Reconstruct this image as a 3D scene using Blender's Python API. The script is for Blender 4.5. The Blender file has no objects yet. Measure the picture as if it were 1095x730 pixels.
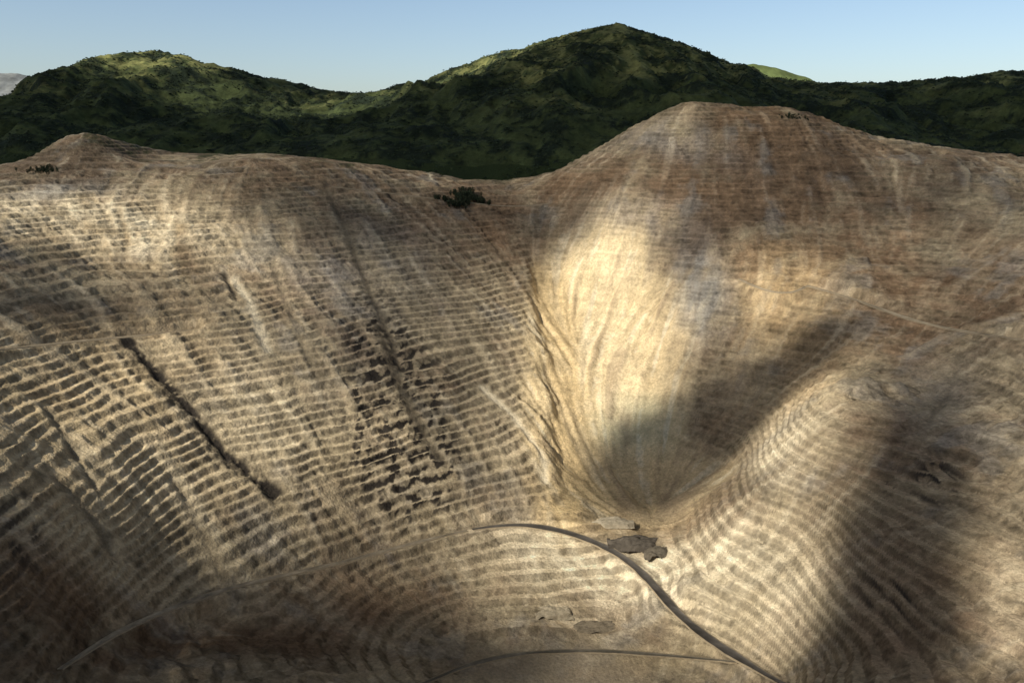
import bpy, bmesh, math, numpy as np
from mathutils import Vector
rng=np.random.default_rng(7)
sc=bpy.context.scene
sc.view_settings.view_transform='Standard'; sc.view_settings.look='None'; sc.view_settings.exposure=0
F=948.0; TH=math.radians(12.8); CT,ST=math.cos(TH),math.sin(TH)
S=np.array([-0.60,-0.49,0.58]); S/=np.linalg.norm(S)     # direction to the sun

# ---------------------------------------------------------------- noise
def _tab(seed):
    r=np.random.default_rng(seed); p=r.permutation(512); a=r.random(512)*2*np.pi
    return p,np.cos(a),np.sin(a)
_T={}
def perlin(x,y,seed=0):
    if seed not in _T:_T[seed]=_tab(seed)
    p,gx,gy=_T[seed]
    xi=np.floor(x).astype(np.int64); yi=np.floor(y).astype(np.int64)
    xf=x-xi; yf=y-yi
    u=xf*xf*xf*(xf*(xf*6-15)+10); v=yf*yf*yf*(yf*(yf*6-15)+10)
    def g(ix,iy,dx,dy):
        h=p[(p[ix&511]+iy)&511]
        return gx[h]*dx+gy[h]*dy
    a=g(xi,yi,xf,yf); b=g(xi+1,yi,xf-1,yf); c=g(xi,yi+1,xf,yf-1); d=g(xi+1,yi+1,xf-1,yf-1)
    return ((a+(b-a)*u)+((c+(d-c)*u)-(a+(b-a)*u))*v)*1.5
def fbm(x,y,s,o=4,seed=0,rough=.5):
    t=np.zeros(np.broadcast(x,y).shape); a=1.; n=0
    for i in range(o):
        t+=a*perlin(x/s+17.3*i,y/s-9.1*i,seed+i); n+=a; a*=rough; s/=2.03
    return t/n
def ridged(x,y,s,o=4,seed=0):
    t=np.zeros(np.broadcast(x,y).shape); a=1.; n=0
    for i in range(o):
        t+=a*(1-2*np.abs(perlin(x/s+7.3*i,y/s-3.1*i,seed+i))); n+=a; a*=.5; s/=2.1
    return t/n
def sst(a,b,x):
    t=np.clip((x-a)/(b-a),0,1); return t*t*(3-2*t)

# ---------------------------------------------------------------- survey from the lookout
def ray(u,v):
    a=(u-547.5)/F; b=(365-v)/F
    d=CT+b*ST
    return a/d,(b*CT-ST)/d           # x per metre north, z per metre north
def P(u,v,y):
    a,b=ray(u,v); return (a*y,y,b*y)
ctl=[P(*q) for q in [
 # left wall
 (-250,730,800),(-250,500,1080),(-250,300,1650),(-250,200,2200),
 (0,730,950),(0,620,1080),(0,500,1300),(0,380,1600),(0,280,1950),(0,200,2450),
 (100,690,1100),(100,580,1280),(100,460,1530),(100,350,1850),(100,260,2200),(100,190,2620),
 (250,625,1380),(250,530,1550),(250,420,1800),(250,320,2100),(250,240,2420),(250,174,2780),
 (400,590,1580),(400,500,1750),(400,400,2000),(400,300,2350),(400,230,2650),(400,184,2920),
 (500,562,1700),(500,480,1900),(500,380,2200),(500,300,2480),(500,230,2800),(500,204,2980),(450,194,3000),
 # slide chute
 (640,555,1760),(630,430,2150),(625,330,2500),(605,270,2720),(590,212,2960),(560,204,3080),
 (640,200,2880),(660,260,2650),(600,192,3050),
 # peak and right wall
 (740,112,3120),(740,160,2950),(740,200,2780),(740,260,2580),(740,340,2350),(740,420,2130),(740,500,1940),(715,560,1760),
 (800,116,3120),(700,132,3110),(680,170,2960),
 (855,123,3080),(840,200,2750),(840,280,2450),(830,350,2230),(815,425,2060),(770,500,1900),
 # right-hand spur
 (900,410,1830),(860,470,1690),(810,535,1600),(738,600,1570),(850,560,1520),(800,600,1495),(800,650,1400),(760,640,1450),
 (645,166,3100),(890,143,3020),(925,158,2960),(900,250,2550),(900,340,2180),(900,500,1570),(900,580,1400),(900,660,1240),(900,730,1110),
 (1000,170,2850),(1000,250,2480),(1000,340,2100),(1000,430,1750),(1000,530,1430),(1000,630,1210),(1000,730,1050),
 (1095,188,2700),(1095,250,2350),(1095,350,1900),(1095,450,1550),(1095,600,1220),(1095,730,1000),
 (1350,730,850),(1350,500,1150),(1350,300,1750),(1350,200,2400),
 # floor
 (560,562,1740),(650,578,1690),(715,640,1475),(780,700,1325),(830,726,1235),
 (575,625,1560),(600,690,1410),(640,660,1480),(680,640,1520),(600,730,1320),(700,720,1320),
 (350,605,1510),(240,632,1368),(130,670,1183),(60,710,1024),(400,680,1370),(300,720,1180),(480,720,1310),
 # left mound
 (80,143,2950),(102,146,2940),(56,154,2940),(28,172,2900),(145,168,2950)]]
ctl+=[(0,0,-25),(-600,0,-60),(600,0,-60),(0,-400,-40),(0,300,-270),(0,600,-460),(0,950,-720),(-400,500,-400),(400,500,-400),
 (-1500,0,-100),(1500,0,-100),(-1500,900,-150),(1500,900,-150),(-2300,2600,-100),(2300,2600,-100),
 (-1500,3600,-110),(0,3600,-170),(700,3550,-60),(1500,3600,-110),(-800,3600,-110)]
ctl=np.array(ctl); cx,cy,cz=ctl.T
def K(r2): 
    return np.where(r2>0,r2*np.log(np.maximum(r2,1e-9)),0)
n=len(ctl); sc_=1000.
A=np.zeros((n+3,n+3)); A[:n,:n]=K(((cx[:,None]-cx)/sc_)**2+((cy[:,None]-cy)/sc_)**2)+np.eye(n)*1e-4
A[:n,n]=1;A[:n,n+1]=cx/sc_;A[:n,n+2]=cy/sc_;A[n:,:n]=A[:n,n:].T
W=np.linalg.solve(A,np.r_[cz,0,0,0])
def tps(x,y):
    sh=x.shape; x=x.ravel()/sc_; y=y.ravel()/sc_; out=np.empty_like(x)
    for i in range(0,len(x),40000):
        X=x[i:i+40000,None];Y=y[i:i+40000,None]
        out[i:i+40000]=K((X-cx/sc_)**2+(Y-cy/sc_)**2)@W[:n]+W[n]+W[n+1]*X[:,0]+W[n+2]*Y[:,0]
    return out.reshape(sh)
YC=6000.
cr=np.array([(-600,120),(-350,95),(-150,110),(-30,122),(20,114),(60,95),(95,72),(130,58),(165,59),(200,62),(250,77),(300,90),(335,97),(385,104),(440,90),(500,68),(530,60),(560,54),(600,41),(635,34),(660,34),(700,45),(760,66),(800,74),(840,90),(900,92),(960,91),(1040,84),(1095,79),(1250,60),(1500,75),(1800,110)],float)
ra,rb=ray(cr[:,0],cr[:,1]); crx=ra*YC; crz=rb*YC
def crest(x):
    k=sum(np.interp(x+o,crx,crz) for o in (-90,-45,0,45,90))/5
    return k+fbm(x,x*0+3,260,4,40)*22
def hills(x,y):
    yc=YC+fbm(x,x*0,1500,2,31)*350
    base=-125+fbm(x,y,900,3,33)*25-62*np.exp(-((x+110)/330)**2)*sst(4300,3500,y)
    Cz=crest(x)
    t=(y-3480)/(yc-3480); t=np.clip(t,-1,3)
    up=np.where(t<1,np.clip(t,0,1)**1.05,np.clip(1-(t-1)*.75,0,1))
    env=np.clip(t,0,1)*np.clip(1.03-t,0,1)*4; env=np.where(t>1,np.clip((t-1)*3,0,1),env)
    wx=x+fbm(x,y,700,2,35)*260
    sp=ridged(wx,y*.42,820,5,36)
    h=base+(Cz-base)*up+env*(sp*160-45)+fbm(x,y,120,4,37)*12*np.clip(t*3,0,1)
    return h
def rawH(x,y):
    hw=900+.45*y
    e=sst(0,260,hw-np.abs(x))*sst(-400,-200,y)*(1-sst(3250,3600,y))
    p=np.where(e>0,0,0).astype(float)
    m=e>0
    if m.any(): p[m]=tps(x[m],y[m])
    return np.where(m,p*e,0)+hills(x,y)*(1-e)
class Tab:
    def __init__(s,x0,y0,d,A): s.x0,s.y0,s.d,s.A=x0,y0,d,A
    def __call__(s,x,y):
        A=s.A; fx=np.clip((x-s.x0)/s.d,0,A.shape[1]-1.001); fy=np.clip((y-s.y0)/s.d,0,A.shape[0]-1.001)
        i=fx.astype(int); j=fy.astype(int); fx=fx-i; fy=fy-j
        return (A[j,i]*(1-fx)+A[j,i+1]*fx)*(1-fy)+(A[j+1,i]*(1-fx)+A[j+1,i+1]*fx)*fy
GX=np.arange(-9000,9001,30.); GY=np.arange(-3000,10501,30.)
XX,YY=np.meshgrid(GX,GY)
H=Tab(GX[0],GY[0],30.,rawH(XX,YY))
d=5.; fx=np.arange(-2600,2601,d); fy=np.arange(700,3701,d); FX,FY=np.meshgrid(fx,fy)
def blur(a,k):
    for _ in range(k):
        a=(np.roll(a,1,0)+np.roll(a,-1,0)+2*a)/4; a=(np.roll(a,1,1)+np.roll(a,-1,1)+2*a)/4
    return a
h0=H(FX,FY)+fbm(FX,FY,300,3,50)*22; gy_,gx_=np.gradient(h0,d); gm=np.hypot(gx_,gy_)+1e-3
slopeT=Tab(fx[0],fy[0],d,blur(gm,20))
dirx=gx_/gm; diry=gy_/gm
def lic(seed,bl,Lm):
    a=blur(np.random.default_rng(seed).standard_normal(FX.shape),bl); acc=a.copy()
    for sg in (1,-1):
        px,py=FX.copy(),FY.copy()
        i=np.clip(((px-fx[0])/d).astype(int),0,len(fx)-1); j=np.clip(((py-fy[0])/d).astype(int),0,len(fy)-1)
        for k in range(int(Lm/8)):
            px+=sg*8*dirx[j,i]; py+=sg*8*diry[j,i]
            i=np.clip(((px-fx[0])/d).astype(int),0,len(fx)-1); j=np.clip(((py-fy[0])/d).astype(int),0,len(fy)-1)
            acc+=a[j,i]
    acc-=acc.mean(); acc/=acc.std(); return Tab(fx[0],fy[0],d,acc)
licN=lic(5,1,70); licW=lic(6,10,190); licM=lic(9,3,110)
def pick(u,v):
    a,b=ray(u,v); ys=np.arange(800,10000,6.)
    k=np.nonzero(b*ys<=H(a*ys,ys))[0]
    y=ys[k[0]] if len(k) else 9000.
    return np.array([a*y,y])
class Blob:
    def __init__(s,u,v,ru,rv,rot=0,w=1.):
        r=math.radians(rot); c,q=math.cos(r),math.sin(r)
        s.c=pick(u,v); s.w=w
        a=(pick(u+ru*c,v+ru*q)-pick(u-ru*c,v-ru*q))/2
        b=(pick(u-rv*q,v+rv*c)-pick(u+rv*q,v-rv*c))/2
        M=np.array([a,b]).T
        if abs(np.linalg.det(M))<100: M=np.array([[ru*3.,0],[0,rv*6.]])
        s.M=np.linalg.inv(M)
    def f(s,x,y):
        dx=x-s.c[0];dy=y-s.c[1]
        r2=(s.M[0,0]*dx+s.M[0,1]*dy)**2+(s.M[1,0]*dx+s.M[1,1]*dy)**2
        return np.exp(-np.minimum(r2,30)**1.3*.8)
class WB(Blob):
    def __init__(s,x,y,rx,ry,rot=0,w=1.):
        r=math.radians(rot); s.c=np.array([x,y]); s.w=w
        s.M=np.linalg.inv(np.array([[rx*math.cos(r),-ry*math.sin(r)],[rx*math.sin(r),ry*math.cos(r)]]))
def field(x,y,L):
    t=np.zeros(x.shape)
    for b in L: t+=b.w*b.f(x,y)
    return t
def line(pts,step=14,smooth=3):
    w=np.array([pick(*p) for p in pts])
    d=np.r_[0,np.cumsum(np.hypot(*np.diff(w,axis=0).T))]
    s=np.arange(0,d[-1],step); q=np.c_[np.interp(s,d,w[:,0]),np.interp(s,d,w[:,1])]
    for _ in range(smooth*3):
        q[1:-1]=(q[:-2]+2*q[1:-1]+q[2:])/4
    return q
def dist(x,y,q,R,val=None):
    D=np.full(x.shape,1e9); V=np.zeros(x.shape)
    m=np.nonzero((x>q[:,0].min()-R)&(x<q[:,0].max()+R)&(y>q[:,1].min()-R)&(y<q[:,1].max()+R))
    X=x[m];Y=y[m];d=np.full(X.shape,1e9);vv=np.zeros(X.shape)
    for i in range(len(q)-1):
        a=q[i];e=q[i+1]-a;l2=(e@e)+1e-9
        t=np.clip(((X-a[0])*e[0]+(Y-a[1])*e[1])/l2,0,1)
        dd=np.hypot(X-a[0]-t*e[0],Y-a[1]-t*e[1]); k=dd<d
        d=np.where(k,dd,d)
        w=(val[i]*(1-t)+val[i+1]*t) if val is not None else (i+t)/len(q)
        vv=np.where(k,w,vv)
    D[m]=d;V[m]=vv
    return D,V

# ---------------------------------------------------------------- materials
def mat(name,col=None,attr=None,rough=.95,bump=0,bs=.1,var=.25,vs=.05):
    m=bpy.data.materials.new(name); m.use_nodes=True; nt=m.node_tree; N=nt.nodes; Lk=nt.links
    b=N['Principled BSDF']; b.inputs['Roughness'].default_value=rough; b.inputs['Specular IOR Level'].default_value=.1
    g=N.new('ShaderNodeNewGeometry')
    no=N.new('ShaderNodeTexNoise'); no.inputs['Scale'].default_value=vs; no.inputs['Detail'].default_value=3; no.inputs['Roughness'].default_value=.75
    Lk.new(g.outputs['Position'],no.inputs['Vector'])
    mr=N.new('ShaderNodeMapRange'); mr.inputs[1].default_value=.25; mr.inputs[2].default_value=.75; mr.inputs[3].default_value=1-var; mr.inputs[4].default_value=1+var
    Lk.new(no.outputs['Fac'],mr.inputs[0])
    mx=N.new('ShaderNodeVectorMath'); mx.operation='SCALE'
    if attr:
        a=N.new('ShaderNodeAttribute'); a.attribute_name=attr; Lk.new(a.outputs['Color'],mx.inputs[0])
    else: mx.inputs[0].default_value=col[:3]
    Lk.new(mr.outputs[0],mx.inputs['Scale']); Lk.new(mx.outputs[0],b.inputs['Base Color'])
    if bump:
        n2=N.new('ShaderNodeTexNoise'); n2.inputs['Scale'].default_value=bs; n2.inputs['Detail'].default_value=2
        Lk.new(g.outputs['Position'],n2.inputs['Vector'])
        bp=N.new('ShaderNodeBump'); bp.inputs['Distance'].default_value=bump; bp.inputs['Strength'].default_value=1
        Lk.new(n2.outputs['Fac'],bp.inputs['Height']); Lk.new(bp.outputs[0],b.inputs['Normal'])
    return m
def mesh(name,co,quads,material,col=None,smooth=True,tris=False):
    me=bpy.data.meshes.new(name); k=3 if tris else 4
    me.vertices.add(len(co)); me.vertices.foreach_set('co',np.ascontiguousarray(co,dtype=np.float32).ravel())
    nf=len(quads); me.loops.add(nf*k); me.loops.foreach_set('vertex_index',np.ascontiguousarray(quads,dtype=np.int32).ravel())
    me.polygons.add(nf); me.polygons.foreach_set('loop_start',np.arange(0,nf*k,k,dtype=np.int32))
    me.update(calc_edges=True)
    me.polygons.foreach_set('use_smooth',np.full(nf,smooth))
    if col is not None:
        a=me.color_attributes.new('Col','FLOAT_COLOR','POINT')
        c=np.ones((len(co),4),np.float32); c[:,:col.shape[1]]=col; a.data.foreach_set('color',c.ravel())
    me.materials.append(material)
    o=bpy.data.objects.new(name,me); sc.collection.objects.link(o); return o
def gridq(nr,nc):
    i=np.arange(nr*nc).reshape(nr,nc)
    return np.stack([i[:-1,:-1],i[:-1,1:],i[1:,1:],i[1:,:-1]],-1).reshape(-1,4)

# ---------------------------------------------------------------- pit terrain
ys=np.concatenate([np.arange(-400,860,15.),np.arange(860,3250,2.6),np.arange(3250,3700.1,9)])
ss=np.linspace(-1,1,1350)
Y,Sx=np.meshgrid(ys,ss,indexing='ij'); X=Sx*(900+.45*Y)
Z0=rawH(X,Y)
inpit=np.clip((-40-Z0)/60,0.4,1)*(1-sst(3250,3420,Y))
pitm=1-sst(3250,3420,Y)
gul=[ # pts,width,depth,dark
 ([(130,362),(165,395),(200,435),(245,485),(295,530)],15,13,1.1),
 ([(345,195),(365,240),(390,300),(410,345),(425,390)],12,7,.5),
 ([(405,350),(430,420),(470,490)],16,8,.5),
 ([(50,440),(75,480),(110,540)],8,8,.45),
 ([(60,515),(85,535),(125,600)],9,7,.4),
 ([(240,292),(255,325)],9,10,.8),
 ([(415,210),(432,222)],9,6,.8),
 ([(440,165),(450,180),(462,196)],8,5,-.8),
 ([(250,298),(268,325),(285,375)],13,4,-.8),
 ([(515,415),(550,450),(582,490),(583,520)],9,6,-.9),
 ([(290,280),(310,330),(330,390)],8,5,.25),
 ([(190,520),(225,590),(240,620)],9,6,.25),
 ([(930,380),(900,420),(870,470)],9,6,.1),
 ([(1030,380),(1010,430),(985,470)],9,6,.2),
]
Gd=np.zeros(X.shape);Gc=np.zeros(X.shape);Gw=np.zeros(X.shape)
jit=fbm(X,Y,40,4,60,.65)
for pts,w,dp,dk in gul:
    q=line(pts,12,2); D,V=dist(X,Y,q,w*5)
    ww=w*(1+1.5*jit)
    g=np.exp(-(D/np.maximum(ww,2.5))**2)*(D<1e8)
    Gd+=g*dp; Gc+=g*dk; Gw=np.maximum(Gw,np.exp(-(D/(w*2.2))**2)*(D<1e8)*.6)
q=line([(612,285),(625,340),(640,420),(650,500)],16,4)
xs=np.interp(Y,q[::-1,1],q[::-1,0]); side=X-xs+fbm(X,Y,160,5,62,.6)*45
trough=sst(-150,-105,side)*(1-sst(40,240,side))*sst(1800,1980,Y)*(1-sst(2540,2720,Y+.6*side))
st=licW(X,Y)*.33; st2=licN(X,Y)*.33; st3=licM(X,Y)*.33; slp=slopeT(X,Y)
big=fbm(X,Y,380,4,90,.6); mid=fbm(X,Y,110,4,94,.6); hi=fbm(X,Y,28,3,98,.65)
crisp=np.clip(field(X,Y,[Blob(870,600,140,130,0,1.4),Blob(840,480,60,50,-45,.8),Blob(640,615,120,50,0,1.5),Blob(480,400,60,90,0,.5),Blob(200,450,150,80,0,.25)]),0,1)
slide=np.clip(1.5*field(X,Y,[Blob(645,395,78,115,4,1.),Blob(625,310,50,50,0,.6),Blob(690,525,80,36,0,.9)])*(1+.7*fbm(X,Y,120,4,63)+.5*st),0,1)
slide=sst(.25,.75,slide)
Zsmooth=[Blob(605,330,38,80,0,.8),Blob(690,530,80,40,0,.9),Blob(745,320,28,36,0,.5),Blob(90,480,30,50,35,.5),Blob(800,430,30,18,-45,.3),Blob(450,560,90,20,-10,.3),Blob(640,712,90,14,0,.9),Blob(300,655,200,24,-8,.4),Blob(660,215,25,25,0,.4)]
smz=np.clip(np.maximum.reduce([field(X,Y,Zsmooth)*(1+.9*fbm(X,Y,90,3,61)),trough*.95,slide]),0,1)
debris=np.clip(sst(.30,.75,st+.5*st3+.25*mid)*.85+Gw,0,1)*(1-.85*crisp)
Zpale=[Blob(748,318,28,42,5,1.3),Blob(650,290,40,32,20,.3),Blob(720,150,60,20,0,.5),Blob(60,205,60,10,0,.8),Blob(690,235,60,25,0,.4),Blob(340,290,50,20,20,.4),Blob(400,300,60,60,0,.3),Blob(1000,430,40,40,0,.3),Blob(450,520,60,40,0,.3)]
Zcream_lit=[Blob(640,612,110,34,8,1.),Blob(120,238,120,26,6,.8),Blob(640,370,50,80,0,1.),Blob(840,470,50,30,-45,.7),Blob(800,620,80,60,20,.6),Blob(560,450,30,60,0,.3),Blob(200,430,130,60,0,.35),Blob(650,275,30,20,0,.7),Blob(1080,640,30,60,0,.4),Blob(380,480,80,60,0,.2)]  # pale rock, with sunlit patches also painted brighter in the rock colour
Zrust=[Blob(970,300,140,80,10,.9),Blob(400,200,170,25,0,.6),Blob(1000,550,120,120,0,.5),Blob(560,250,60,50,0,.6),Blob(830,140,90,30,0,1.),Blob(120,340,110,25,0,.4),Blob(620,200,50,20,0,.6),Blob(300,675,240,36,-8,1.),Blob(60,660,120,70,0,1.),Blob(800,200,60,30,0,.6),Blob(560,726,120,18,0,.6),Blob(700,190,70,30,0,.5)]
Zoch=[Blob(595,420,22,130,0,1.4),Blob(640,480,70,90,0,.8),Blob(150,240,110,35,0,.5),Blob(120,440,150,110,0,.55),Blob(830,400,70,70,0,.4),Blob(850,300,60,50,0,.4),Blob(640,350,60,50,0,.3),Blob(400,500,100,60,0,.35)]
pale=field(X,Y,Zpale);rust=field(X,Y,Zrust);och=field(X,Y,Zoch);crm_lit=field(X,Y,Zcream_lit)
lump=fbm(X,Y,300,3,50)*22+ridged(X,Y,420,3,52)*10
low=sst(-780,-830,Z0)
Z=Z0+lump*pitm*np.clip((-40-Z0)/200+.35,.35,1)*(1-.7*low)+fbm(X,Y,70,3,56)*4*inpit*(1-low*.7)*(1-.6*crisp)+(st*5+st3*2.2+st2*1.2)*inpit*(1-.9*low)*(1-.6*crisp)-trough*24+smz*(st3*5+st2*2.5)*(1-low)-slide*9*(1-low)
Z+=ridged(X,Y,150,4,57)*11*pitm*sst(-180,-40,Z0)*(X>200)
Zw=Z+5*np.sin(Z/33.)+2.5*np.sin(Z/14.3+2)+fbm(X,Y,420,2,80)*14+fbm(X,Y,90,2,86)*3*(1-crisp)
Bh=13.5-2.5*(Z0<-790)
ph=Zw/Bh
fr=ph-np.floor(ph)
edge=.56+.3*fbm(X,Y,32,3,81)*(1-.6*crisp)
tt=np.where(fr<edge,.06*fr/edge,.06+.94*(fr-edge)/(1-edge))
brk=fbm(X,Y,80,5,82,.65)
tA=np.clip(1.0+brk*2.3*(1-.7*crisp)+fbm(X,Y,500,2,83)*.6+crisp,0.05,1)*(1-.97*smz*(1-.7*crisp*(1-slide)))*(1-.85*debris)*pitm*(1-np.clip(Gd/10,0,.9))*sst(.03,.12,slp)
tA*=1-sst(-868,-890,Z0)*.8
Zt=Z+(np.floor(ph)+tt-ph)*Bh*tA
Zt-=Gd*(.7+.5*jit)
Zt+=(fbm(X,Y,24,3,84,.65)*2.0+np.abs(fbm(X,Y,13,2,88))*1.8)*inpit*(1-.4*smz)*(1-.7*crisp)
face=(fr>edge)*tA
roads=[('haul_road',[(505,567),(530,562),(560,561),(600,567),(640,580),(672,600),(700,628),(722,655),(755,685),(800,712),(845,736)],9.5,(.085,.077,.07)),
 ('haul_road.001',[(500,568),(440,581),(395,596),(350,606),(290,618),(240,632),(185,650),(130,672),(85,700),(60,722)],6,(.32,.27,.2)),
 ('haul_road.002',[(440,736),(500,712),(560,698),(640,697),(720,703),(790,709)],5,(.14,.125,.1)),
 ('haul_road.003',[(862,306),(900,316),(950,334),(1000,350),(1050,358),(1110,368)],8,(.35,.29,.21)),
 ('haul_road.004',[(-20,378),(40,370),(100,363),(160,358),(210,354)],7,(.38,.31,.22)),
 ('haul_road.005',[(590,218),(560,222),(520,219),(470,214),(400,205),(350,200)],8,(.24,.18,.13)),
 ('haul_road.006',[(790,300),(820,318),(850,322),(862,306)],7,(.35,.29,.21))]
RD=[]
for nm,pts,w,c in roads:
    q=line(pts,14,5); rz=H(q[:,0],q[:,1])
    for _ in range(60): rz[1:-1]=(rz[:-2]+rz[2:]+2*rz[1:-1])/4
    RD.append((nm,q,rz,w,c))
for nm,q,rz,w,c in RD:
    D,V=dist(X,Y,q,w*5,rz)
    k=1-sst(w*1.25,w*3.6*(1+.5*jit),D)
    Zt=Zt*(1-k)+(V-.9)*k
def C(*a): return np.array(a)
tan=C(.43,.355,.24); brown=C(.215,.16,.11); grey=C(.35,.33,.30); ochre=C(.56,.42,.23); dark=C(.045,.038,.032); cream=C(.69,.605,.45); green=C(.035,.05,.02)
def mixc(a,b,t): t=np.clip(t,0,1)[...,None]; return a*(1-t)+b*t
strat=fbm(X/7+mid*8,Z*1.,15,4,101,.6)
col=mixc(np.broadcast_to(tan,X.shape+(3,)),brown,.30+big*1.3+mid*.6+st*.35+.8*strat+sst(-330,-120,Z0)*.45)
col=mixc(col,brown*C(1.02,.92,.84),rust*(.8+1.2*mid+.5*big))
col=mixc(col,grey,pale*(.8+.9*st+1.2*mid)); col=mixc(col,grey*.75,sst(.12,.42,fbm(X,Y,190,5,105,.6)+.35*st)*.5)
col=mixc(col,ochre,och*(.75+.9*big+.4*st3))
col=mixc(col,cream,crm_lit*(.75+1.*mid+.7*st3))
col=mixc(col,cream*.9,sst(.15,.7,st2+.3*mid+.3*st3)*.3*(1-.6*np.clip(rust,0,1)))
col=mixc(col,tan*1.1,debris*.5*(1-np.clip(rust,0,1)))
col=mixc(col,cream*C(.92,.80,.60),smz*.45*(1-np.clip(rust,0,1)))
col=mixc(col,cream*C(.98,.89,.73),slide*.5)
col=mixc(col,brown*1.15,smz*sst(.05,.55,st3+.5*st)*.6*(1-low)); col=mixc(col,cream*1.05,smz*sst(.1,.5,-st3+.4*st2)*.6*(1-low))
col=mixc(col,ochre,sst(.2,.8,trough)*sst(20,-60,side)*.7)
shade_dim=field(X,Y,[Blob(80,700,260,60,0,1),Blob(340,710,200,30,0,.8)])  # deepens the bottom-left cloud shadow by darkening the rock colour itself
col=col*(1-.4*np.clip(shade_dim,0,1))[...,None]
bl=perlin(X/24,Zt/13.,110)+.6*perlin(X/10,Zt/13.,111); bl2=perlin(X/14+Y/14,Zt/9.,112)+.6*perlin(Y/10,Zt/8.,114)
col=col*(1+(.38*hi+.6*strat)*(1-.5*slide)+.14*st2+.16*st3+.18*perlin(X/8,Y/8,119))[...,None]
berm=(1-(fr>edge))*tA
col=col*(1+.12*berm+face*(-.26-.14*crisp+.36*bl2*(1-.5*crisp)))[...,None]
scar=[Blob(425,440,50,95,-8,1.3),Blob(440,490,55,40,30,1.),Blob(385,300,20,80,-12,.6),Blob(405,370,25,40,0,.6),Blob(15,570,40,50,0,.7),Blob(1000,520,26,24,-40,1.2),Blob(955,640,36,36,30,1.),Blob(330,540,30,30,0,.6),Blob(460,395,30,30,0,.4),Blob(1075,410,30,25,0,.4),Blob(200,600,70,30,0,.3)]
sm=field(X,Y,scar)*sst(.0,.35,bl+.4*mid)*sst(-.3,.1,fr-edge+.2)*np.clip(tA*1.4,0,1)
col=mixc(col,dark,sm*1.2)
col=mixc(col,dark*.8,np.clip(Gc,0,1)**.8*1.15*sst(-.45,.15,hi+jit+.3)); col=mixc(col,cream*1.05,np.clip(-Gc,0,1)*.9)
rub=sst(.3,.6,fbm(X,Y,16,2,113))*sst(-.1,.3,big)
col=mixc(col,dark,rub*.4*inpit*(1-.7*np.clip(crm_lit,0,1)))
col=mixc(col,C(.33,.28,.21),sst(-860,-884,Z0)*.6)
veg=sst(3150,3480,Y+mid*260)
veg=np.maximum(veg,sst(.1,.3,mid+.6*hi)*sst(-160,-100,Z0)*sst(2750,3000,Y)*(X<-500)*.7)
col=mixc(col,green,veg)
col=np.clip(col,.012,.75)
rock=mat('pit_rock',attr='Col',bump=2.2,bs=.22,var=.32,vs=.2)
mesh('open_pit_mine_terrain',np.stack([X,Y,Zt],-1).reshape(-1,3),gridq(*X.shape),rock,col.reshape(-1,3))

for nm,q,rz,w,c in RD:
    t=np.gradient(q,axis=0); t/=np.linalg.norm(t,axis=1)[:,None]+1e-9; nrm=np.c_[-t[:,1],t[:,0]]
    prof=[(-1.25,-1.2),(-1.05,1.4),(-.88,.1),(0,.35),(.88,.1),(1.05,1.4),(1.25,-1.2)]
    wv=w*(1+.5*fbm(q[:,0],q[:,1],70,3,190))*(.55+.45*sst(0,12,np.minimum(np.arange(len(q)),len(q)-1-np.arange(len(q)))))
    V=np.concatenate([np.stack([q[:,0]+nrm[:,0]*wv*a,q[:,1]+nrm[:,1]*wv*a,rz+b],-1)[:,None] for a,b in prof],1)
    cc=np.tile(np.array(c),(len(q),7,1))*(1+.15*rng.standard_normal((len(q),7,1))+.8*fbm(q[:,0],q[:,1],90,3,195)[:,None,None]); cc[:,[0,1,5,6]]=(.32,.26,.18)
    mesh(nm,V.reshape(-1,3),gridq(len(q),7),mat(nm.replace('.','_')+'_dirt',attr='Col',bump=.3,bs=.3,vs=.08),np.clip(cc,.02,.6).reshape(-1,3))

# ---------------------------------------------------------------- hills
hy=np.concatenate([np.arange(-3000,3300,90.),np.arange(3300,6600,13.),np.arange(6600,10400,60.)])
hx=np.concatenate([np.arange(-9000,-4300,60.),np.arange(-4300,4300,13.),np.arange(4300,9001,60.)])
HX,HY=np.meshgrid(hx,hy); HZ=rawH(HX,HY)
vg=fbm(HX,HY,260,5,130,.65); vh=fbm(HX,HY,45,4,136,.7)
bush=sst(-.1,.2,vg+vh*.7)
HZ+= (fbm(HX,HY,34,3,120,.6)*5+bush*5+ridged(HX,HY*.7,190,4,125)*24)*sst(3500,3800,HY)
hw=900+.45*HY; ins=(np.abs(HX)<hw-90)&(HY>-310)&(HY<3600)
over=(np.abs(HX)<hw)&(HY>-400)&(HY<3700); HZ=np.where(over,HZ-9,HZ)
q=gridq(*HX.shape); q=q[~ins.ravel()[q].all(1)]
gr=C(.06,.078,.032); dk=C(.018,.027,.018); yl=C(.22,.225,.09)
hc=mixc(np.broadcast_to(gr,HX.shape+(3,)),dk,bush*.9+.1); hc=mixc(hc,yl,sst(-.08,.3,-vg+.7*vh)*.85*sst(180,450,HZ-fbm(HX,HY,500,2,144)*300))
hc=mixc(hc,C(.12,.09,.065),sst(.3,.5,fbm(HX,HY,150,3,141))*sst(4300,3700,HY)*(HX>800))
hc=hc*(1+.6*fbm(HX,HY,90,4,147))[...,None]
hillm=mat('hill_scrub',attr='Col',bump=5,bs=.05,var=.35,vs=.04)
mesh('mountain_range',np.stack([HX,HY,HZ],-1).reshape(-1,3),q,hillm,np.clip(hc,.006,.5).reshape(-1,3))
N=60000
sx=rng.uniform(-3900,3900,N); sy=rng.uniform(3560,6300,N)
dn=fbm(sx,sy,260,5,130,.65)+fbm(sx,sy,45,4,136,.7)*.7
k=dn+rng.normal(0,.1,N)>.02; sx=sx[k];sy=sy[k]; N=len(sx)
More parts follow.
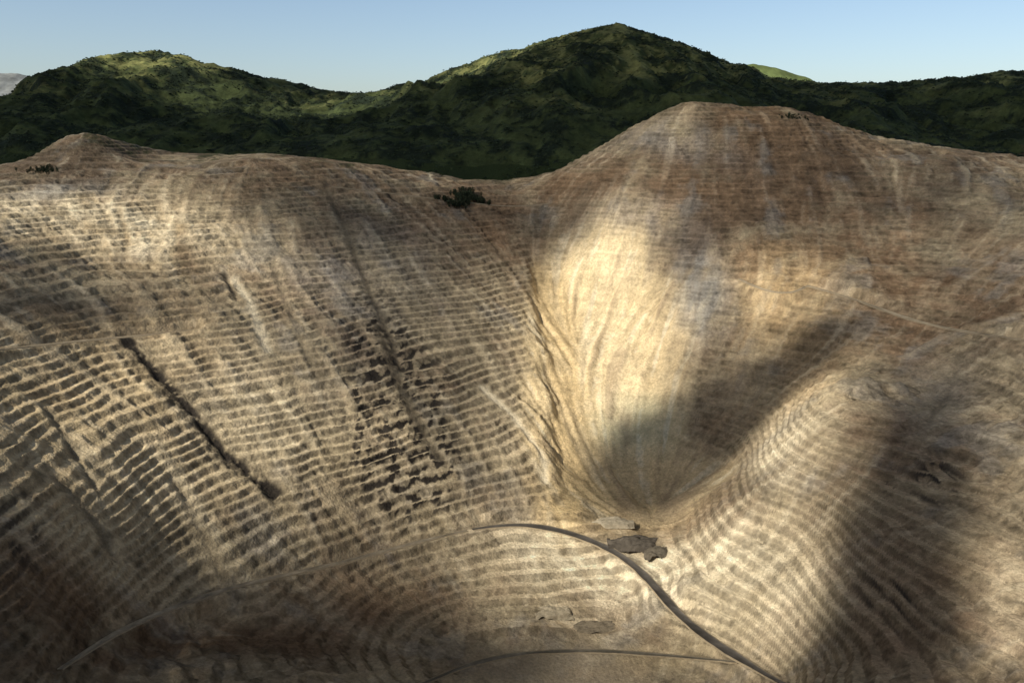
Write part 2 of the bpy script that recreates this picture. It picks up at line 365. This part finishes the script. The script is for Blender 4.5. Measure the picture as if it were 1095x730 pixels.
sz=H(sx,sy)+5+(ridged(sx,sy*.7,190,4,125)*24)*sst(3500,3800,sy)
rs=rng.uniform(2.5,6.5,N)
oc=np.array([(1,0,.2),(0,1,.2),(-1,0,.2),(0,-1,.2),(0,0,1.1),(.7,.7,.7),(-.7,.7,.7),(-.7,-.7,.7),(.7,-.7,.7)])
fc=np.array([(0,5,8),(5,4,8),(0,1,5),(1,6,5),(5,6,4),(1,2,6),(2,7,6),(6,7,4),(2,3,7),(3,8,7),(7,8,4),(3,0,8)])
vv=oc[None]*rs[:,None,None]*rng.uniform(.6,1.35,(N,9,1)); vv+=np.stack([sx,sy,sz],-1)[:,None]
ff=fc[None]+np.arange(N)[:,None,None]*9
scol=np.repeat(np.array([[.024,.035,.02]])*rng.uniform(.7,1.8,(N,1)),9,0)
mesh('shrub_cover',vv.reshape(-1,3),ff.reshape(-1,3),mat('shrub_leaves',attr='Col',bump=0,var=.3),scol,False,True)

def far(name,pts,yd,depth,colr,seed):
    p=np.array(pts,float); a,b=ray(p[:,0],p[:,1]); px=a*yd; pz=b*yd
    x=np.linspace(px.min()-1,px.max()+1,500); y=np.linspace(yd-depth,yd+depth,120); x,y=np.meshgrid(x,y)
    c=np.interp(x,px,pz)
    t=1-np.abs(y-yd)/depth
    z=-300+(c+300)*t+ridged(x,y*.5,900,5,seed)*130*(1-t)*t*4+fbm(x,y,150,3,seed+9)*18
    v=fbm(x,y,300,4,seed+5); cc=np.broadcast_to(np.array(colr),x.shape+(3,))*(1+.9*v)[...,None]
    mesh(name,np.stack([x,y,z],-1).reshape(-1,3),gridq(*x.shape),mat(name+'_rock',attr='Col',bump=6,bs=.01,vs=.01),cc.reshape(-1,3))
far('distant_mountain',[(-500,130),(-300,80),(-120,70),(0,78),(20,78),(45,85),(80,100),(150,120),(300,140)],14500,3500,(.2,.21,.2),150)
far('distant_hill',[(700,130),(780,70),(800,68),(830,72),(860,82),(920,110)],8500,1800,(.13,.165,.06),160)
o_=60000; i_=(-8900,8900,-2950,10300)
v=np.array([(a,b,-260.) for a,b in [(-o_,-o_),(o_,-o_),(o_,o_),(-o_,o_),(i_[0],i_[2]),(i_[1],i_[2]),(i_[1],i_[3]),(i_[0],i_[3])]]); f=np.array([(0,1,5,4),(1,2,6,5),(2,3,7,6),(3,0,4,7)])
mesh('ground',v,f,mat('valley_ground',col=(.16,.15,.09,1),vs=.002),None,False)

# ---------------------------------------------------------------- trees on the rim
def grove(name,picks,nn,hgt,spread):
    V=[];Fq=[];Cc=[];base=0
    for i in range(nn):
        u,v=picks[rng.integers(len(picks))]; c=pick(u,v)+rng.normal(0,spread,2)*np.array([1,.6]); z=float(H(*[np.array([t]) for t in c])[0])
        h=hgt*rng.uniform(.6,1.3)
        for (x0,y0,z0,x1,y1,z1,r0,r1) in [(0,0,-4,0,0,h*.8,.5,.15)]+[(0,0,h*q,math.cos(a)*h*.28,math.sin(a)*h*.28,h*(q+.18),.22,.08) for q,a in [(.35,.4),(.45,2.3),(.5,4.4)]]:
            for k in range(5):
                an=k*2*math.pi/5
                V.append((c[0]+x0+r0*math.cos(an),c[1]+y0+r0*math.sin(an),z+z0)); V.append((c[0]+x1+r1*math.cos(an),c[1]+y1+r1*math.sin(an),z+z1)); Cc+= [(.08,.055,.035)]*2
            for k in range(5):
                a=base+2*k;b=base+2*((k+1)%5); Fq+=[(a,b,b+1),(a,b+1,a+1)]
            base+=10
        for k in range(130):
            t=rng.random(); r=h*.36*math.sin(math.pi*min(1,.2+.8*(1-t)))*rng.uniform(.3,1.05); an=rng.uniform(0,6.28)
            p=np.array([c[0]+r*math.cos(an),c[1]+r*math.sin(an),z+h*(.1+.9*t)]); s=h*.085
            T=p+rng.normal(0,s,(3,3)); V+=[tuple(q) for q in T]; sh=rng.uniform(.5,1.7); Cc+=[(.028*sh,.036*sh,.022*sh)]*3
            Fq.append((base,base+1,base+2)); base+=3
    mesh(name,np.array(V),np.array(Fq),mat(name+'_foliage',attr='Col',var=.2),np.array(Cc),False,True)
grove('tree_grove',[(478,217),(488,212),(497,210),(506,214),(515,218),(495,217),(486,220),(500,207)],150,16,14)
grove('tree_grove.001',[(38,184),(45,182),(52,184)],60,9,16)
grove('tree_grove.002',[(850,128),(856,127),(842,126)],40,9,16)
def heap(name,u,v,rx,ry,h,colr,seed):
    c=pick(u,v); z=float(H(np.array([c[0]]),np.array([c[1]]))[0])
    x,y=np.meshgrid(np.linspace(-1,1,50),np.linspace(-1,1,50)); r=np.hypot(x,y)*(1+.5*fbm(x*60,y*60,50,2,seed+8))
    zz=h*np.clip(1-r,0,1)**.8*(1+.8*fbm(x*60,y*60,30,3,seed))+fbm(x*60,y*60,8,2,seed+3)*h*.15-6*sst(.9,1.1,r)-.5
    cc=np.broadcast_to(np.array(colr),x.shape+(3,))*(1+.5*fbm(x*60,y*60,12,3,seed+5))[...,None]
    mesh(name,np.stack([c[0]+x*rx,c[1]+y*ry,z+zz],-1).reshape(-1,3),gridq(50,50),mat(name.replace('.','_')+'_rubble',attr='Col',bump=1,bs=.4),cc.reshape(-1,3))
heap('spoil_heap',678,580,55,30,14,(.09,.078,.065),200)
heap('spoil_heap.001',706,590,34,22,10,(.11,.095,.075),210)
heap('spoil_heap.002',655,558,45,22,9,(.45,.39,.29),220)
heap('spoil_heap.003',590,655,40,22,8,(.35,.3,.22),230)
heap('spoil_heap.004',640,672,50,20,9,(.18,.15,.11),240)

# ---------------------------------------------------------------- dust hanging over the slide
def dust(name,u,v,up,R,dens,seed):
    c=pick(u,v); z=float(H(np.array([c[0]]),np.array([c[1]]))[0])
    me=bpy.data.meshes.new(name)
    bm=bmesh.new(); bmesh.ops.create_icosphere(bm,subdivisions=4,radius=1)
    for q in bm.verts:
        k=1+.25*float(perlin(np.array([q.co.x*2+q.co.z]),np.array([q.co.y*2-q.co.z]),seed)[0]); q.co*=k
    bm.to_mesh(me); bm.free()
    o=bpy.data.objects.new(name,me); sc.collection.objects.link(o); o.location=(c[0],c[1],z+up); o.scale=R
    m=bpy.data.materials.new(name.replace('.','_')+'_haze'); m.use_nodes=True; nt=m.node_tree; nt.nodes.clear()
    out=nt.nodes.new('ShaderNodeOutputMaterial'); vs=nt.nodes.new('ShaderNodeVolumeScatter'); vs.inputs['Color'].default_value=(.95,.50,.20,1)
    tc=nt.nodes.new('ShaderNodeTexCoord'); ln=nt.nodes.new('ShaderNodeVectorMath'); ln.operation='LENGTH'
    mr=nt.nodes.new('ShaderNodeMapRange'); mr.inputs[1].default_value=.92; mr.inputs[2].default_value=.0; mr.inputs[3].default_value=0; mr.inputs[4].default_value=1; mr.interpolation_type='SMOOTHSTEP'
    no=nt.nodes.new('ShaderNodeTexNoise'); no.inputs['Scale'].default_value=1.8; no.inputs['Detail'].default_value=3
    m2=nt.nodes.new('ShaderNodeMapRange'); m2.inputs[1].default_value=.38; m2.inputs[2].default_value=.7; m2.inputs[4].default_value=dens
    mu=nt.nodes.new('ShaderNodeMath'); mu.operation='MULTIPLY'
    L=nt.links.new
    L(tc.outputs['Object'],ln.inputs[0]); L(ln.outputs['Value'],mr.inputs[0]); L(tc.outputs['Object'],no.inputs['Vector']); L(no.outputs['Fac'],m2.inputs[0])
    m2.inputs[3].default_value=dens*.2
    L(mr.outputs[0],mu.inputs[0]); L(m2.outputs[0],mu.inputs[1]); L(mu.outputs[0],vs.inputs['Density']); L(vs.outputs[0],out.inputs['Volume'])
    me.materials.append(m)
dust('dust_cloud',680,480,60,(200,200,120),.0032,401)

# ---------------------------------------------------------------- cloud layer (above the frame, throws the drifting shadows)
CZ=2700.
lx=np.arange(-9500,6500,50.); ly=np.arange(-4500,6500,50.); LX,LY=np.meshgrid(lx,ly)
t=np.full(LX.shape,(CZ-900)/S[2]); hit=np.zeros(LX.shape,bool); T=t.copy()
for i in range(150):
    px=LX-S[0]*t;py=LY-S[1]*t;pz=CZ-S[2]*t
    h=(pz<=H(px,py))&~hit; T=np.where(h,t,T); hit|=h; t=t+25
T=np.where(hit,T,(CZ+150)/S[2]); gx=LX-S[0]*T; gy=LY-S[1]*T
lit=[Blob(120,240,135,30,8,1.2),Blob(190,430,150,75,5,.8),Blob(80,530,90,35,20,.4),Blob(380,490,110,60,0,.5),Blob(630,370,75,75,0,1.3),Blob(570,470,40,60,0,.6),
 Blob(860,440,55,30,-45,1.1),Blob(640,610,110,42,8,1.4),Blob(800,620,80,75,0,1.1),Blob(1080,640,26,60,0,1.),Blob(830,300,70,35,0,.4),Blob(1060,470,45,50,0,.25),Blob(690,225,60,22,0,.3),Blob(300,300,60,40,0,.3),Blob(650,280,40,30,0,.5),Blob(450,400,60,60,0,.2)]
drk=[Blob(120,715,270,70,6,-2.2),Blob(330,700,150,44,0,-1.6),Blob(0,600,70,60,30,-.9),Blob(705,490,72,40,-15,-2.6),Blob(850,395,75,20,-42,-.9),Blob(785,450,55,24,-40,-.8),Blob(965,560,52,150,22,-1.1),Blob(960,690,80,50,-40,-.9),
 Blob(420,235,140,40,0,-.25),Blob(930,210,180,60,0,-.15),Blob(600,235,60,30,0,-.2),Blob(60,335,100,20,0,-.5),Blob(1060,330,60,50,0,-.25),Blob(480,722,100,22,0,-1.),Blob(760,170,80,30,0,-.1)]
Lg=.41+field(gx,gy,lit)+field(gx,gy,drk)+fbm(gx,gy,600,3,300,.6)*.3+fbm(gx,gy,160,4,305,.6)*.32
mt=sst(3300,3500,gy)
ml=[WB(-2330,5750,420,380,0,1.4),WB(-1900,5400,250,400,30,.8),WB(-1050,5350,420,300,10,1.),WB(-1350,4700,200,200,0,.35),WB(-60,5950,330,280,0,1.),WB(-450,5600,200,260,0,.6),WB(1500,6000,300,200,0,.3),WB(600,6050,300,150,0,.5)]
Lm=.04+field(gx,gy,ml)*(1+1.2*fbm(gx,gy,260,3,315))+fbm(gx,gy,300,3,310,.6)*.12
Lg=Lg*(1-mt)+Lm*mt
al=1-np.clip(Lg,.0,1)
al*=sst(0,900,np.minimum.reduce([LX-lx[0],lx[-1]-LX,LY-ly[0]]))
cm=bpy.data.materials.new('cloud_vapour'); cm.use_nodes=True; nt=cm.node_tree; nt.nodes.clear()
o=nt.nodes.new('ShaderNodeOutputMaterial'); m1=nt.nodes.new('ShaderNodeMixShader'); m2=nt.nodes.new('ShaderNodeMixShader')
tr=nt.nodes.new('ShaderNodeBsdfTransparent'); di=nt.nodes.new('ShaderNodeBsdfDiffuse'); tl=nt.nodes.new('ShaderNodeBsdfTranslucent'); at=nt.nodes.new('ShaderNodeAttribute'); at.attribute_name='Col'
di.inputs[0].default_value=(.8,.8,.8,1); tl.inputs[0].default_value=(.7,.7,.7,1); m2.inputs[0].default_value=.06
nt.links.new(di.outputs[0],m2.inputs[1]);nt.links.new(tl.outputs[0],m2.inputs[2]);nt.links.new(tr.outputs[0],m1.inputs[1]);nt.links.new(m2.outputs[0],m1.inputs[2]);nt.links.new(at.outputs['Fac'],m1.inputs[0]);nt.links.new(m1.outputs[0],o.inputs[0])
mesh('cloud_layer',np.stack([LX,LY,np.full(LX.shape,CZ)],-1).reshape(-1,3),gridq(*LX.shape),cm,np.repeat(al.reshape(-1,1),3,1))

# ---------------------------------------------------------------- light, sky, camera
el=math.asin(S[2]); az=math.atan2(S[0],S[1])
w=bpy.data.worlds.new('World'); sc.world=w; w.use_nodes=True; nt=w.node_tree
sky=nt.nodes.new('ShaderNodeTexSky'); sky.sky_type='NISHITA'; sky.sun_disc=False; sky.sun_elevation=el; sky.sun_rotation=az; sky.altitude=1000; sky.air_density=1.0; sky.dust_density=2.8; sky.ozone_density=1.2
nt.links.new(sky.outputs[0],nt.nodes['Background'].inputs[0]); nt.nodes['Background'].inputs[1].default_value=.135
sd=bpy.data.lights.new('sun','SUN'); sd.energy=5; sd.angle=math.radians(.5); sd.color=(1,.92,.76)
so=bpy.data.objects.new('sun',sd); sc.collection.objects.link(so)
so.rotation_euler=Vector(S).to_track_quat('Z','Y').to_euler()
cd=bpy.data.cameras.new('camera'); cd.sensor_width=36; cd.lens=36*F/1095; cd.clip_start=1; cd.clip_end=120000
co=bpy.data.objects.new('camera',cd); sc.collection.objects.link(co); co.location=(0,0,0); co.rotation_euler=(math.pi/2-TH,0,0)
sc.camera=co
